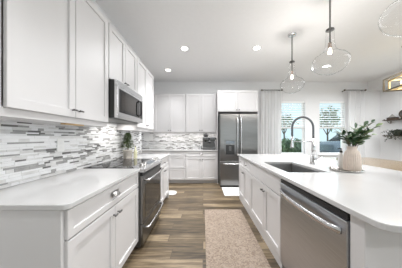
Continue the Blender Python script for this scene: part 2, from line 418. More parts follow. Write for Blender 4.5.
# back wall uppers
YU = 4.68
t = thing('wall_cabinet', 'white two-door wall cabinet in the far left corner of the back wall', 'cabinet', (-1.955, YU, 0), 0, 'white wall cabinets')
carcass_upper(t, .53, YB-YU-.003, 1.40, 2.525, False); doors(t, (.004, .526), 1.41, 2.515, 1.46, 'r', knob=r_knob)
t = thing('wall_cabinet', 'white two-door wall cabinet above the three-drawer stack on the back wall', 'cabinet', (-1.421, YU, 0), 0, 'white wall cabinets')
carcass_upper(t, .918, YB-YU-.003, 1.40, 2.525, False); doors(t, (.004, .459, .914), 1.41, 2.515, 1.46, 'rl', knob=r_knob)
t = thing('wall_cabinet', 'white two-door wall cabinet above the espresso machine, next to the refrigerator', 'cabinet', (-.500, YU, 0), 0, 'white wall cabinets')
carcass_upper(t, .88, YB-YU-.003, 1.40, 2.525, False); doors(t, (.004, .44, .876), 1.41, 2.515, 1.46, 'rl', knob=r_knob)
YF = 4.38
t = thing('refrigerator_cabinet', 'white two-door cabinet with side panels built over the refrigerator', 'cabinet', (.387, YF, 0), 0)
obj('carcass', box(0, 1.112, .021, YB-YF-.003, 1.95, 2.535), M['gap_shade'], t)
doors(t, (.004, .556, 1.108), 1.96, 2.53, 2.0, 'rl', knob=r_knob)
for a in (0, 1.094): obj('side_panel', box(a, a+.018, .0, YB-YF-.003, .001, 1.949), M['cab'], t)

# left bases
t = thing('base_cabinet', 'white base cabinet left of the range, one wide drawer over two doors', 'cabinet', (XF, .85, 0), R90, 'white base cabinets')
carcass_base(t, .95, -XL+XF-.003)
drawer(t, .004, .946, .715, .872); doors(t, (.004, .475, .946), .112, .705, .64, 'rl')
obj('end_panel', box(-.016, -.0005, .018, -XL+XF-.003, .001, .882), M['cab'], t)
t = thing('base_cabinet', 'white base cabinet at the far side of the range, drawer over a door', 'cabinet', (XF, 2.585, 0), R90, 'white base cabinets')
carcass_base(t, .80, -XL+XF-.003)
drawer(t, .004, .796, .715, .872, 'knob'); doors(t, (.004, .4, .796), .112, .705, .64, 'rl')
obj('end_panel', box(.8005, .816, .004, -XL+XF-.003, .001, .882), M['cab'], t)
# back bases
t = thing('base_cabinet', 'white base cabinet in the far left corner behind the range run', 'cabinet', (-1.955, YF, 0), 0, 'white base cabinets')
carcass_base(t, 1.03, YB-YF-.003); drawer(t, .004, 1.026, .715, .872); doors(t, (.004, .515, 1.026), .112, .705, .64, 'rl')
t = thing('base_cabinet', 'narrow white base cabinet of three drawers on the back wall', 'cabinet', (-.921, YF, 0), 0, 'white base cabinets')
carcass_base(t, .441, YB-YF-.003)
drawer(t, .004, .437, .755, .872, 'none', stile=.03); drawer(t, .004, .437, .42, .745, 'none'); drawer(t, .004, .437, .112, .41, 'none')
t = thing('base_cabinet', 'white base cabinet beneath the espresso machine, one drawer over two doors', 'cabinet', (-.478, YF, 0), 0, 'white base cabinets')
carcass_base(t, .86, YB-YF-.003); drawer(t, .004, .856, .735, .872); doors(t, (.004, .43, .856), .112, .725, .66, 'rl', knob=r_knob)

# counters
CT0, CT1 = .884, .914
bm = slab_poly([(XL+.002, -.695, .827, 1.802)], CT0, CT1); round_corner(bm, -.695, .827, .035); ease(bm)
tag(obj('countertop', bm, M['quartz']), 'white quartz worktop left of the range, nearest the camera', 'countertop', 'white quartz worktops')
bm = slab_poly([(XL+.002, -.695, 2.583, 3.415)], CT0, CT1); ease(bm)
tag(obj('countertop', bm, M['quartz']), 'white quartz worktop past the range holding the potted topiary', 'countertop', 'white quartz worktops')
bm = slab_poly([(XA+.004, .384, 4.36, YB-.012)], CT0, CT1); ease(bm)
tag(obj('countertop', bm, M['quartz']), 'white quartz worktop along the back wall under the espresso machine', 'countertop', 'white quartz worktops')

# ------------------------------------------------------------------ mosaic backsplash: individual tiles with their own colour
def mosaic(length, z0, z1, seed):
    """tiles in the local xz plane facing -y; returns a bmesh with 5 material slots (grout last)"""
    rnd = random.Random(seed); bm = bmesh.new()
    add_box(bm, 0, length, .004, .010, z0, z1)
    for f in bm.faces: f.material_index = 4
    z = z0+.001
    hs = [.012, .021, .012, .025, .015]
    while z < z1-.006:
        h = min(rnd.choice(hs), z1-z-.001); x = -rnd.random()*.1; prev = 0
        while x < length:
            L = rnd.choice((.05, .075, .10, .13, .16, .10))
            k = rnd.choices((0, 1, 2, 3), (30, 26, 25, 19) if h < .02 else (52, 34, 11, 3))[0]
            if k == 3: L = min(L, .12)
            if k == 3 and prev == 3: k = 1
            prev = k
            a, b = max(0, x), min(length, x+L-.0015)
            if b-a > .004:
                n0 = len(bm.faces); d = rnd.choice((0, .001, .0018))
                add_box(bm, a, b, d, .004, z, z+h-.0015)
                bm.faces.ensure_lookup_table()
                for f in list(bm.faces)[n0:]: f.material_index = k
            x += L
        z += h
    return bm
o = obj('backsplash', mosaic(3.55-.3, .9145, 1.98, 3), TILES+[M['grout']]); o['kind'] = 'structure'
o.location = (XL+.0112, .3, 0); o.rotation_euler = (0, 0, R90)
o = obj('backsplash', mosaic(.384-XA-.002, .9145, 1.42, 5), TILES+[M['grout']]); o['kind'] = 'structure'
o.location = (XA+.002, YB-.0112, 0)

# ------------------------------------------------------------------ island
t = thing('dishwasher', 'stainless steel dishwasher with bowed bar handle in the island', 'dishwasher', (.735, 1.525, 0), -R90)
obj('tub', box(.003, .712, .03, .58, .09, .876), M['dgrey'], t)
obj('toe_panel', box(.003, .712, .045, .06, .003, .09), M['black'], t)
d = obj('door', box(.006, .709, -.012, .028, .10, .835, .004, 2), M['steel_w'], t)
obj('control_strip', box(.006, .709, -.006, .028, .838, .872, .003), M['black'], t, 'black top control strip')
bm = bmesh.new(); pts = []
for i in range(13):
    u = i/12; pts.append((.03+u*.655, -.02-.045*sin(pi*u)**.5, .775))
for i in range(12):
    p, q = pts[i], pts[i+1]
    vs = [bm.verts.new(v) for v in ((p[0], p[1]-.008, .757), (q[0], q[1]-.008, .757), (q[0], q[1]+.006, .757), (p[0], p[1]+.006, .757), (p[0], p[1]-.008, .79), (q[0], q[1]-.008, .79), (q[0], q[1]+.006, .79), (p[0], p[1]+.006, .79))]
    for f in ((3, 2, 1, 0), (4, 5, 6, 7), (0, 1, 5, 4), (2, 3, 7, 6)): bm.faces.new([vs[k] for k in f]).smooth = True
bmesh.ops.remove_doubles(bm, verts=bm.verts, dist=1e-5)
bmesh.ops.holes_fill(bm, edges=[e for e in bm.edges if e.is_boundary])
obj('handle', bm, M['steel_h'], d)

t = thing('base_cabinet', 'white island sink cabinet with a false drawer front over two doors', 'cabinet', (.735, 2.53, 0), -R90, 'white base cabinets')
bm = box(0, 1.0, .06, .60, .105, .60); add_box(bm, 0, 1.0, .012, .6, .001, .105); add_box(bm, 0, .02, .021, .6, .6, .88); add_box(bm, .98, 1.0, .021, .6, .6, .88); add_box(bm, .02, .98, .045, .06, .6, .88)
obj('carcass', bm, M['cab'], t)
dr = obj('false_drawer', box(.006, .996, 0, .02, .70, .872, .002), M['cab'], t); doors(t, (.004, .57, .996), .112, .69, .62, 'rl')
t = thing('base_cabinet', 'white island cabinet at the end facing the refrigerator, two small drawers over doors', 'cabinet', (.735, 3.322, 0), -R90, 'white base cabinets')
bm = box(0, .79, .06, .6, .105, .882); add_box(bm, 0, .79, .012, .6, .001, .105); obj('carcass', bm, M['cab'], t)
drawer(t, .004, .395, .70, .872, 'knob', stile=.03); drawer(t, .395, .786, .70, .872, 'knob', stile=.03); doors(t, (.004, .395, .786), .112, .69, .62, 'rl')
bm = box(.735, 1.62, .735, .81, .001, .882, .002); add_box(bm, 1.338, 1.62, .8101, 3.322, .001, .882)
tag(obj('island_panel', bm, M['cab']), 'white end and back panelling around the island beside the dishwasher', 'island panel')

IX0, IX1, IY0, IY1 = .715, 2.03, .632, 3.36; SX0, SX1, SY0, SY1 = .845, 1.25, 1.60, 2.28
bm = slab_poly([(a, b, c, d) for (a, b) in ((IX0, SX0), (SX0, SX1), (SX1, IX1)) for (c, d) in ((IY0, SY0), (SY0, SY1), (SY1, IY1)) if not (a == SX0 and c == SY0)], CT0, CT1)
round_corner(bm, IX0, IY0, .055); round_corner(bm, IX1, IY0, .055); ease(bm)
tag(obj('countertop', bm, M['quartz']), 'large white quartz island worktop with the sink cut-out', 'countertop', 'white quartz worktops')
bm = bmesh.new(); e = .003; zb = .68
def basin(bm, a, b, c, d, z0, z1, th):
    o0 = [bm.verts.new(p) for p in ((a, c, z1), (b, c, z1), (b, d, z1), (a, d, z1))]
    i0 = [bm.verts.new(p) for p in ((a+th, c+th, z1), (b-th, c+th, z1), (b-th, d-th, z1), (a+th, d-th, z1))]
    i1 = [bm.verts.new(p) for p in ((a+th+.01, c+th+.01, z0+th), (b-th-.01, c+th+.01, z0+th), (b-th-.01, d-th-.01, z0+th), (a+th+.01, d-th-.01, z0+th))]
    o1 = [bm.verts.new(p) for p in ((a, c, z0), (b, c, z0), (b, d, z0), (a, d, z0))]
    for k in range(4):
        j = (k+1) % 4
        bm.faces.new((o0[k], o0[j], i0[j], i0[k])); bm.faces.new((i0[k], i0[j], i1[j], i1[k])); bm.faces.new((o0[j], o0[k], o1[k], o1[j]))
    bm.faces.new(i1); bm.faces.new(o1[::-1])
basin(bm, SX0-.012, SX1+.012, SY0-.012, SY1+.012, zb, .8835, .011)
bmesh.ops.recalc_face_normals(bm, faces=bm.faces)
sk = tag(obj('kitchen_sink', bm, M['sink']), 'undermount grey steel sink basin set in the island worktop', 'sink')
obj('drain', lathe([(0, 0), (.04, 0), (.045, .003), (.045, .0005)], 20, c=(1.05, 2.05, zb+.0125)), M['chrome'], sk)

# ------------------------------------------------------------------ faucet
FX, FY = 1.43, 2.1
t = thing('kitchen_faucet', 'tall chrome spring pull-down faucet arching over the sink', 'faucet', (FX, FY, CT1))
obj('base', lathe([(0, 0), (.042, 0), (.042, .008), (.033, .016), (.031, .10), (.028, .112), (0, .112)], 24), M['chrome'], t)
obj('riser', tube([(0, 0, .112), (0, 0, .20), (0, 0, .33)], .02, 16, radii=[.027, .022, .018]), M['chrome'], t)
R = .137; zc = .47
arc = [(0, 0, .33), (0, 0, .40)] + [(-R+R*cos(a), 0, zc+R*sin(a)) for a in [pi*i/16 for i in range(17)]] + [(-2*R, 0, .42), (-2*R, 0, .355)]
obj('spring_hose', tube(arc, .0125, 10), M['gun'], t, 'dark coiled spring hose')
bm = bmesh.new()
L = [Vector(p) for p in arc]; tot = sum((L[i+1]-L[i]).length for i in range(len(L)-1)); N = 60; s = 0; i = 0; acc = 0
for k in range(N):
    want = tot*k/N
    while acc + (L[i+1]-L[i]).length < want and i < len(L)-2: acc += (L[i+1]-L[i]).length; i += 1
    d = (L[i+1]-L[i]); p = L[i] + d*((want-acc)/d.length); d.normalize()
    add_tube(bm, [p-d*.0022, p, p+d*.0022], .0155, 10, radii=[.0125, .0155, .0125])
obj('coil', bm, M['gun'], t)
sp = obj('spray_head', lathe([(0, .21), (.019, .21), (.021, .225), (.019, .25), (.014, .30), (.014, .355), (0, .355)], 16, c=(-2*R, 0, 0)), M['chrome'], t)
obj('docking_arm', tube([(-.015, 0, .29), (-2*R+.012, 0, .29)], .005, 8), M['chrome'], t)
bm = tube([(0, -.02, .07), (0, -.055, .075)], .013, 12); add_tube(bm, [(0.0, -.05, .075), (.03, -.06, .09), (.085, -.065, .10)], .006, 8)
obj('lever', bm, M['chrome'], t)

# ------------------------------------------------------------------ tray, vase, bouquet, soap bottle
VX, VY = 1.527, 1.66
t = thing('round_tray', 'round silver tray with loop handles under the ribbed vase', 'tray', (VX-.035, VY+.035, CT1+.0005))
obj('tray_base', lathe([(0, 0), (.128, 0), (.136, .004), (.142, .016), (.138, .016), (.132, .007), (0, .006)], 40), M['tray'], t)
for s in (-1, 1):
    pts = [(s*(.130+.02*sin(pi*i/10)), -.035*cos(pi*i/10), .016+.028*sin(pi*i/10)) for i in range(11)]
    obj('tray_handle', tube(pts, .0045, 8), M['tray'], t)
ZT = CT1+.0085
prof = [(0, 0), (.100, 0), (.110, .008), (.112, .06), (.108, .12), (.102, .16), (.090, .188), (.070, .205), (.062, .214), (.060, .232), (.066, .245), (.060, .245), (.054, .232), (.056, .216), (.06, .206), (.085, .18), (.09, .02), (0, .012)]
o = obj('ribbed_vase', lathe([(r*.62, z) for r, z in prof[:6]] + [(r*.62, z) for r, z in prof[6:]], 144, rib=.035, ribs=24), M['ceramic'])
o.location = (VX, VY, ZT); tag(o, 'blush ribbed ceramic vase holding leafy branches on the tray', 'vase')
t = thing('soap_bottle', 'frosted white soap bottle with dark pump behind the vase', 'bottle', (VX-.008, VY+.122, ZT))
obj('bottle_body', lathe([(0, 0), (.023, 0), (.026, .004), (.026, .13), (.022, .15), (.012, .162), (.012, .17), (0, .17)], 24), M['soap'], t)
bm = lathe([(0, .17), (.014, .17), (.014, .19), (.006, .192), (.006, .215), (0, .215)], 14); add_tube(bm, [(0, 0, .213), (-.012, 0, .218), (-.034, 0, .21)], .006, 8)
obj('pump', bm, M['black'], t)

def leaf(bm, p, d, n, L, W):
    """pointed leaf folded along its midrib, 3 pairs of quads"""
    d = d.normalized(); s = d.cross(n).normalized(); n = s.cross(d)
    rows = [(0, .05), (.3, .85), (.6, 1.0), (.85, .55), (1, .02)]
    prev = None
    for u, wv in rows:
        c = p + d*L*u - n*(.25*L*u*u); e = s*(W*wv/2)
        cur = [bm.verts.new(c-e+n*W*.12*wv), bm.verts.new(c), bm.verts.new(c+e+n*W*.12*wv)]
        if prev:
            for k in range(2): bm.faces.new((prev[k], prev[k+1], cur[k+1], cur[k])).smooth = True
        prev = cur
def bezier(a, b, c, n): return [a*(1-t)**2 + b*2*t*(1-t) + c*t*t for t in [i/n for i in range(n+1)]]
rnd = random.Random(11)
t = thing('leafy_branches', 'dark green leafy branches arranged in the ribbed vase', 'plant', (VX, VY, ZT+.03))
tips = [(-.15, .02, .37), (-.125, -.04, .33), (-.08, .03, .36), (-.045, -.05, .32), (.0, .05, .35), (.03, -.04, .36), (.07, .03, .40), (.115, -.02, .42), (.165, .02, .435), (.225, 0, .46), (.24, -.03, .415), (.20, .03, .36), (.13, -.05, .36), (-.10, 0, .29), (.06, -.06, .31), (.23, .0, .33), (.02, -.03, .29), (-.03, -.04, .28), (.10, .02, .30)]
bs = bmesh.new(); bl = [bmesh.new(), bmesh.new()]
for i, tp in enumerate(tips):
    tp = Vector((tp[0]*.88, tp[1], tp[2])); a = Vector((rnd.uniform(-.02, .02), rnd.uniform(-.02, .02), .02)); m = Vector((tp.x*.08, tp.y*.08, .28))
    pts = bezier(a, m, tp, 10); add_tube(bs, pts, .0022, 5)
    L = .072 if i < 13 else .06
    for k in range(5, 11):
        p = pts[k]; d0 = (pts[k]-pts[k-1]).normalized()
        if p.z < .222: continue
        for q in range(2 if k < 10 else 1):
            ang = rnd.uniform(0, 2*pi)
            side = Vector((cos(ang), sin(ang), rnd.uniform(-.2, .5)))
            d = d0*.7 + side*.8 if k < 10 else d0
            leaf(bl[0 if tp.x < .05 else (1 if rnd.random() < .6 else 0)], p, d, Vector((rnd.uniform(-.3, .3), -.5, 1)).normalized(), L*rnd.uniform(.75, 1.15), .030*rnd.uniform(.8, 1.2))
obj('stems', bs, M['stem'], t); obj('foliage', bl[0], M['leaf'], t); obj('foliage', bl[1], M['leaf2'], t, 'paler olive foliage on the right')

# ------------------------------------------------------------------ range
t = thing('range', 'stainless slide-in electric range with black glass cooktop', 'range', (-.675, 1.806, 0), R90)
W, D = .772, .66
obj('body', box(.002, W-.002, .03, D, .03, .905), M['steel_d'], t)
obj('cooktop', box(-.002+.003, W-.001, .106, D+.001, .906, .922, .004, 2), M['blackglass'], t, 'black glass cooktop')
bm = bmesh.new(); pr = [(.03, .868), (-.022, .868), (-.026, .902), (-.012, .912), (.105, .934), (.105, .9225), (.03, .905)]
va = [bm.verts.new((.001, y, z)) for y, z in pr]; vb = [bm.verts.new((W-.001, y, z)) for y, z in pr]
for k in range(len(pr)): bm.faces.new((va[k], va[(k+1) % len(pr)], vb[(k+1) % len(pr)], vb[k]))
bm.faces.new(va[::-1]); bm.faces.new(vb); bmesh.ops.recalc_face_normals(bm, faces=bm.faces)
cp = obj('control_panel', bm, M['steel_h'], t)
obj('vent_strip', box(.004, W-.004, .0, .029, .828, .866), M['black'], t)
nv = Vector((0, -.19, .98)).normalized()
for x in (.075, .165, .61, .70):
    c = Vector((x, .04, .9215)); kb = tube([c, c+nv*.006, c+nv*.008, c+nv*.034, c+nv*.038], .02, 18, radii=[.029, .029, .024, .022, .019])
    obj('knob', kb, M['pull'], cp)
bm = box(.27, .52, .015, .075, 0, .0015)
for v in bm.verts: v.co.z += .9125+(v.co.y+.012)*.188
obj('display', bm, M['display'], cp)
dr = obj('oven_door', box(.004, W-.004, -.004, .028, .285, .825, .005, 2), M['steel'], t)
obj('door_glass', box(.075, W-.075, -.006, -.0045, .335, .715, .0005), M['ovenglass'], dr, 'dark oven window')
def bar(parent, x0, x1, y, z, r, yoff):
    bm = bmesh.new(); pts = [(x0, yoff, z), (x0, y+.012, z), (x0+.012, y, z), ((x0+x1)/2, y-.008, z), (x1-.012, y, z), (x1, y+.012, z), (x1, yoff, z)]
    add_tube(bm, pts, r, 10); return obj('handle', bm, M['steel_h'], parent)
bar(dr, .05, W-.05, -.055, .775, .0125, -.003)
dr = obj('warming_drawer', box(.004, W-.004, -.004, .028, .05, .277, .005, 2), M['steel'], t)
bar(dr, .05, W-.05, -.055, .235, .0125, -.003)
for x in (.05, W-.05):
    for y in (.08, D-.08): obj('foot', tube([(x, y, .001), (x, y, .03)], .015, 8), M['black'], t)
for (x, y, r) in ((.2, .2, .10), (.57, .2, .085), (.2, .47, .075), (.57, .47, .105)):
    obj('burner_ring', lathe([(r, .9222), (r+.003, .9224), (r+.003, .9226), (r, .9226), (r, .9222)], 32, c=(x, y, 0)), M['dgrey'], t)

# ------------------------------------------------------------------ microwave
t = thing('microwave', 'stainless over-the-range microwave with dark glass door', 'microwave', (-.945, 1.775, 0), R90)
W = .758; z0, z1 = 1.478, 1.898
obj('case', box(.002, W-.002, .03, -XL-.945-.014, z0, z1), M['black'], t, 'dark painted case')
obj('vent_grille', box(.002, W-.002, -.001, .029, z1-.062, z1-.001, .003), M['steel_h'], t)
d = obj('door', box(.002, W-.002, -.004, .029, z0, z1-.065, .004, 2), M['steel_h'], t)
obj('door_window', box(.045, .62, -.006, -.0045, z0+.065, z1-.09, .0005), M['blackglass'], d)
obj('door_screen', box(.10, .50, -.0075, -.0062, z0+.10, z1-.13, .0003), M['ovenglass'], d)
obj('handle', tube([(.60, -.005, z0+.09), (.60, -.04, z0+.11), (.60, -.045, z0+.18), (.60, -.045, z1-.19), (.60, -.04, z1-.13), (.60, -.005, z1-.11)], .010, 10), M['black'], d, 'black bar handle')
obj('control_pad', box(.635, .735, -.006, -.0045, z0+.065, z1-.09, .0005), M['black'], d)
bm = box(.03, W-.03, .06, .36, z0-.006, z0-.0005); obj('bottom_vent', bm, M['dgrey'], t)

# ------------------------------------------------------------------ refrigerator
t = thing('refrigerator', 'stainless french-door refrigerator with ice dispenser', 'refrigerator', (.425, 4.06, 0), 0)
W = .955; H = 1.850
obj('case', box(.004, W-.004, .075, .93, .03, H+.012), M['dgrey'], t, 'dark cabinet sides')
def rdoor(a, b, z0, z1, nm):
    bm = box(a, b, 0, .068, z0, z1, .012, 3); return obj(nm, bm, M['steel'], t)
hx = .475
ld = rdoor(.003, hx, .665, H, 'door'); rd = rdoor(hx+.006, W-.003, .665, H, 'door'); fz = rdoor(.003, W-.003, .05, .655, 'freezer_drawer')
for d, x in ((ld, hx-.04), (rd, hx+.046)):
    obj('handle', tube([(x, 0, .79), (x, -.05, .80), (x, -.058, .9), (x, -.06, 1.25), (x, -.058, 1.6), (x, -.05, 1.74), (x, 0, 1.75)], .013, 10), M['steel_h'], d)
obj('handle', tube([(.07, 0, .60), (.08, -.05, .60), (.16, -.058, .60), (W/2, -.06, .60), (W-.16, -.058, .60), (W-.08, -.05, .60), (W-.07, 0, .60)], .013, 10), M['steel_h'], fz)
bm = box(.11, .40, -.003, -.0002, .80, 1.20, .001); dsp = obj('dispenser', bm, M['steel_d'], ld, 'dark water and ice dispenser')
bm = box(.145, .365, -.006, -.0033, .83, 1.07); obj('alcove', bm, M['black'], dsp)
obj('dispenser_display', box(.145, .365, -.006, -.0033, 1.10, 1.17), M['display'], dsp)
obj('paddle', box(.225, .285, -.012, -.0065, .92, 1.04, .002), M['dgrey'], dsp)
for x in (.08, W-.08):
    for y in (.12, .85): obj('foot', tube([(x, y, .001), (x, y, .03)], .025, 10), M['black'], t)
obj('toe_grille', box(.01, W-.01, .04, .07, .005, .045), M['black'], t)

# ------------------------------------------------------------------ espresso machine
t = thing('espresso_machine', 'silver espresso machine with black details on the back worktop', 'coffee machine', (-.01, 4.52, CT1+.0005))
bm = box(.0, .36, 0, .30, .012, .065, .008, 2); obj('drip_base', bm, M['steel_d'], t)
bm = bmesh.new()
add_box(bm, .02, .34, -.001, .012, .066, .069)
obj('drip_grate', box(.02, .34, .01, .13, .066, .070), M['black'], t)
bm.free()
obj('rear_body', box(.0, .36, .15, .30, .0655, .26, .012, 2), M['steel_d'], t)
obj('head', box(.0, .36, .02, .30, .2605, .355, .014, 2), M['steel_d'], t)
g = obj('pressure_gauge', tube([(.18, .019, .305), (.18, .008, .305)], .026, 18), M['black'], t)
for x in (.06, .105, .255, .30): obj('button', tube([(x, .019, .305), (x, .011, .305)], .011, 12), M['dgrey'], t)
bm = lathe([(0, 0), (.037, 0), (.037, .045), (0, .045)], 18, c=(.20, .085, .215)); obj('group_head', bm, M['chrome'], t)
bm = lathe([(0, 0), (.03, 0), (.035, .025), (0, .025)], 18, c=(.20, .085, .189)); add_tube(bm, [(.20, .06, .20), (.20, -.06, .19)], .013, 8); obj('portafilter', bm, M['black'], t)
bm = lathe([(0, 0), (.032, 0), (.028, .04), (0, .04)], 18, c=(.085, .085, .22)); obj('grinder_outlet', bm, M['black'], t)
obj('steam_wand', tube([(.325, .06, .262), (.34, .03, .20), (.35, .02, .11)], .006, 8), M['chrome'], t)
obj('bean_hopper', lathe([(0, .356), (.05, .356), (.075, .40), (.075, .43), (.06, .436), (.02, .438), (.02, .45), (0, .45)], 20, c=(.095, .17, 0)), M['dgrey'], t)
obj('steam_dial', tube([(.361, .10, .305), (.385, .10, .305)], .022, 14), M['black'], t)
for x in (.03, .33):
    for y in (.03, .27): obj('foot', tube([(x, y, 0), (x, y, .012)], .012, 8), M['black'], t)
t = thing('milk_jug', 'small steel milk jug left of the espresso machine', 'jug', (-.075, 4.56, CT1+.0005))
obj('jug_body', lathe([(0, 0), (.04, 0), (.042, .004), (.044, .05), (.034, .09), (.038, .105), (.036, .105), (.032, .09), (.04, .05), (0, .006)], 20), M['chrome'], t)
obj('handle', tube([(-.034, 0, .09), (-.065, 0, .085), (-.067, 0, .04), (-.043, 0, .03)], .005, 8), M['chrome'], t)

# ------------------------------------------------------------------ topiary, oil bottle
PX, PY = -1.245, 2.68
t = thing('potted_topiary', 'small potted cone topiary past the range against the mosaic', 'plant', (PX, PY, CT1+.0005))
obj('pot', lathe([(0, 0), (.058, 0), (.062, .004), (.074, .115), (.078, .12), (.078, .14), (.070, .14), (.068, .118), (0, .11)], 24), M['terracotta'], t)
bm = bmesh.new(); rnd = random.Random(4)
for k in range(900):
    u = rnd.random()**.8; h = .16+u*.25; r = .094*(1-u)**.6*rnd.uniform(.35, 1)+.004; a = rnd.uniform(0, 2*pi)
    p = Vector((r*cos(a), r*sin(a), h)); leaf(bm, p, Vector((cos(a), sin(a), rnd.uniform(.1, 1.1))), Vector((0, 0, 1)), rnd.uniform(.024, .04), .018)
obj('foliage', bm, M['leaf4'], t); obj('stem', tube([(0, 0, .11), (0.004, 0, .25), (0, 0, .40)], .006, 6), M['stem'], t)
t = thing('oil_bottle', 'pale yellow oil bottle beside the topiary pot', 'bottle', (PX+.115, PY+.03, CT1+.0005))
obj('bottle_body', lathe([(0, 0), (.027, 0), (.029, .005), (.029, .10), (.024, .12), (.012, .14), (.011, .18), (0, .18)], 20), M['amber'], t)
obj('cork', lathe([(0, .1805), (.009, .1805), (.011, .195), (0, .195)], 12), M['stem'], t)

# ------------------------------------------------------------------ outlets
def outlet(label, loc, rz, w, h, gangs=1, grp=None):
    t = thing('wall_outlet', label, 'outlet', loc, rz, grp)
    obj('cover_plate', box(-w/2, w/2, -.006, 0, -h/2, h/2, .002), M['plastic'], t)
    for g in range(gangs):
        x = (g-(gangs-1)/2)*w/max(gangs, 1)*.8
        for s in (-1, 1): obj('socket', box(x-.014, x+.014, -.0075, -.0062, s*.02-.013, s*.02+.013, .0005), M['trim'], t)
outlet('white outlet on the mosaic under the tall wall cabinet', (XL+.013, 1.53, 1.185), R90, .075, .118)
t = thing('switch_plate', 'wide white switch plate on the back mosaic past the range wall', 'switch', (-1.69, YB-.013, 1.265), 0)
obj('cover_plate', box(-.135, .135, -.007, 0, -.115, .115, .003), M['plastic'], t)
for x in (-.075, 0, .075): obj('rocker', box(x-.016, x+.016, -.010, -.0075, -.034, .034, .001), M['trim'], t)

# task lamp under the microwave; unseen strips added to brighten the back tile
def strip(name, loc, sx, sy, power, rz=0):
    l = bpy.data.lights.new(name, 'AREA'); l.shape = 'RECTANGLE'; l.size = sx; l.size_y = sy; l.energy = power; l.color = (1, .97, .93)
    o = bpy.data.objects.new(name, l); COL.objects.link(o); o.location = loc; o.rotation_euler = (0, 0, rz)
strip('microwave_lamp', (-1.18, 2.25, 1.465), .12, .45, 2.2)
strip('tile_fill', (-.96, 4.84, 1.392), .85, .06, 1.7); strip('tile_fill', (-.06, 4.84, 1.392), .8, .06, 1.7)

# ------------------------------------------------------------------ ceiling lights
def can(loc, label, f=1.0):
    t = thing('recessed_light', label, 'ceiling light', loc, 0, 'recessed ceiling lights')
    obj('trim_ring', lathe([(.062, -.002), (.085, -.008), (.092, -.0005), (.062, -.0005), (.062, -.002)], 28), M['trim'], t)
    obj('lens', lathe([(0, -.0035), (.0615, -.0035), (.0615, -.001), (0, -.001)], 28), M['lens'], t)
    l = bpy.data.lights.new('can_beam', 'SPOT'); l.energy = CAN_POWER*f; l.spot_size = radians(100); l.spot_blend = .8; l.shadow_soft_size = .08; l.color = (.97, .985, 1)
    lo = bpy.data.objects.new('can_beam', l); COL.objects.link(lo); lo.parent = t; lo.location = (0, 0, -.02)
can((-.36, 3.16, CEIL), 'recessed ceiling light left of centre in front of the back cabinets', 2.1)
can((-.90, 4.17, CEIL), 'recessed ceiling light deepest in the room, near the left wall cabinets', .45)
can((1.04, 3.14, CEIL), 'recessed ceiling light right of centre near the far pendant')
can((-.20, 1.7, CEIL), 'recessed ceiling light over the aisle, level with the range', .6)
can((-.20, .5, CEIL), 'recessed ceiling light over the aisle, above the near left worktop')
can((3.0, 3.95, CEIL), 'added recessed ceiling light in front of the windows', .55)  # extra light added to brighten the curtains and window wall
can((1.04, -1.0, CEIL), 'recessed ceiling light behind the island')

# ------------------------------------------------------------------ pendants
def make_pendant():
    t = thing('pendant_light', '', 'pendant light', (0, 0, CEIL), 0, 'clear glass pendants over the island')
    obj('canopy', lathe([(0, -.028), (.045, -.028), (.062, -.020), (.065, -.0005), (0, -.0005)], 28), M['chrome'], t)
    obj('rod', tube([(0, 0, -.028), (0, 0, -.445)], .009, 10), M['nickel'], t)
    obj('glass_cap', lathe([(0, -.445), (.026, -.445), (.041, -.455), (.043, -.468), (.008, -.468), (.008, -.6115), (0, -.6115)], 24), M['nickel'], t)
    s = obj('socket', lathe([(0, -.612), (.012, -.612), (.020, -.617), (.022, -.64), (.019, -.672), (0, -.672)], 18), M['copper'], t)
    obj('bulb', lathe([(0, -.672), (.010, -.672), (.012, -.685), (.019, -.705), (.020, -.72), (.014, -.738), (0, -.744)], 18), M['bulb'], t)
    out = [(.040, -.468), (.042, -.54), (.044, -.60), (.048, -.645), (.058, -.69), (.080, -.725), (.118, -.752), (.155, -.777), (.178, -.81), (.1835, -.84), (.178, -.872), (.158, -.915), (.120, -.95), (.068, -.974), (0, -.982)]
    bm = lathe(out, 64)
    obj('globe', bm, M['globe'], t, 'clear blown glass globe')
    l = bpy.data.lights.new('bulb_glow', 'POINT'); l.energy = 9; l.shadow_soft_size = .012; l.color = (1, .95, .89)
    lo = bpy.data.objects.new('bulb_glow', l); COL.objects.link(lo); lo.parent = t; lo.location = (0, 0, -.79)
    return t
p0 = make_pendant()
for i, (y, lab) in enumerate(((2.73, 'clear glass pendant farthest along the island, hung before the left window'), (1.914, 'clear glass pendant hung over the middle of the island'), (1.14, 'clear glass pendant nearest the camera, cut by the right edge'))):
    p = p0 if i == 0 else copy_tree(p0)
    p.location = (1.5, y, CEIL); p['label'] = lab

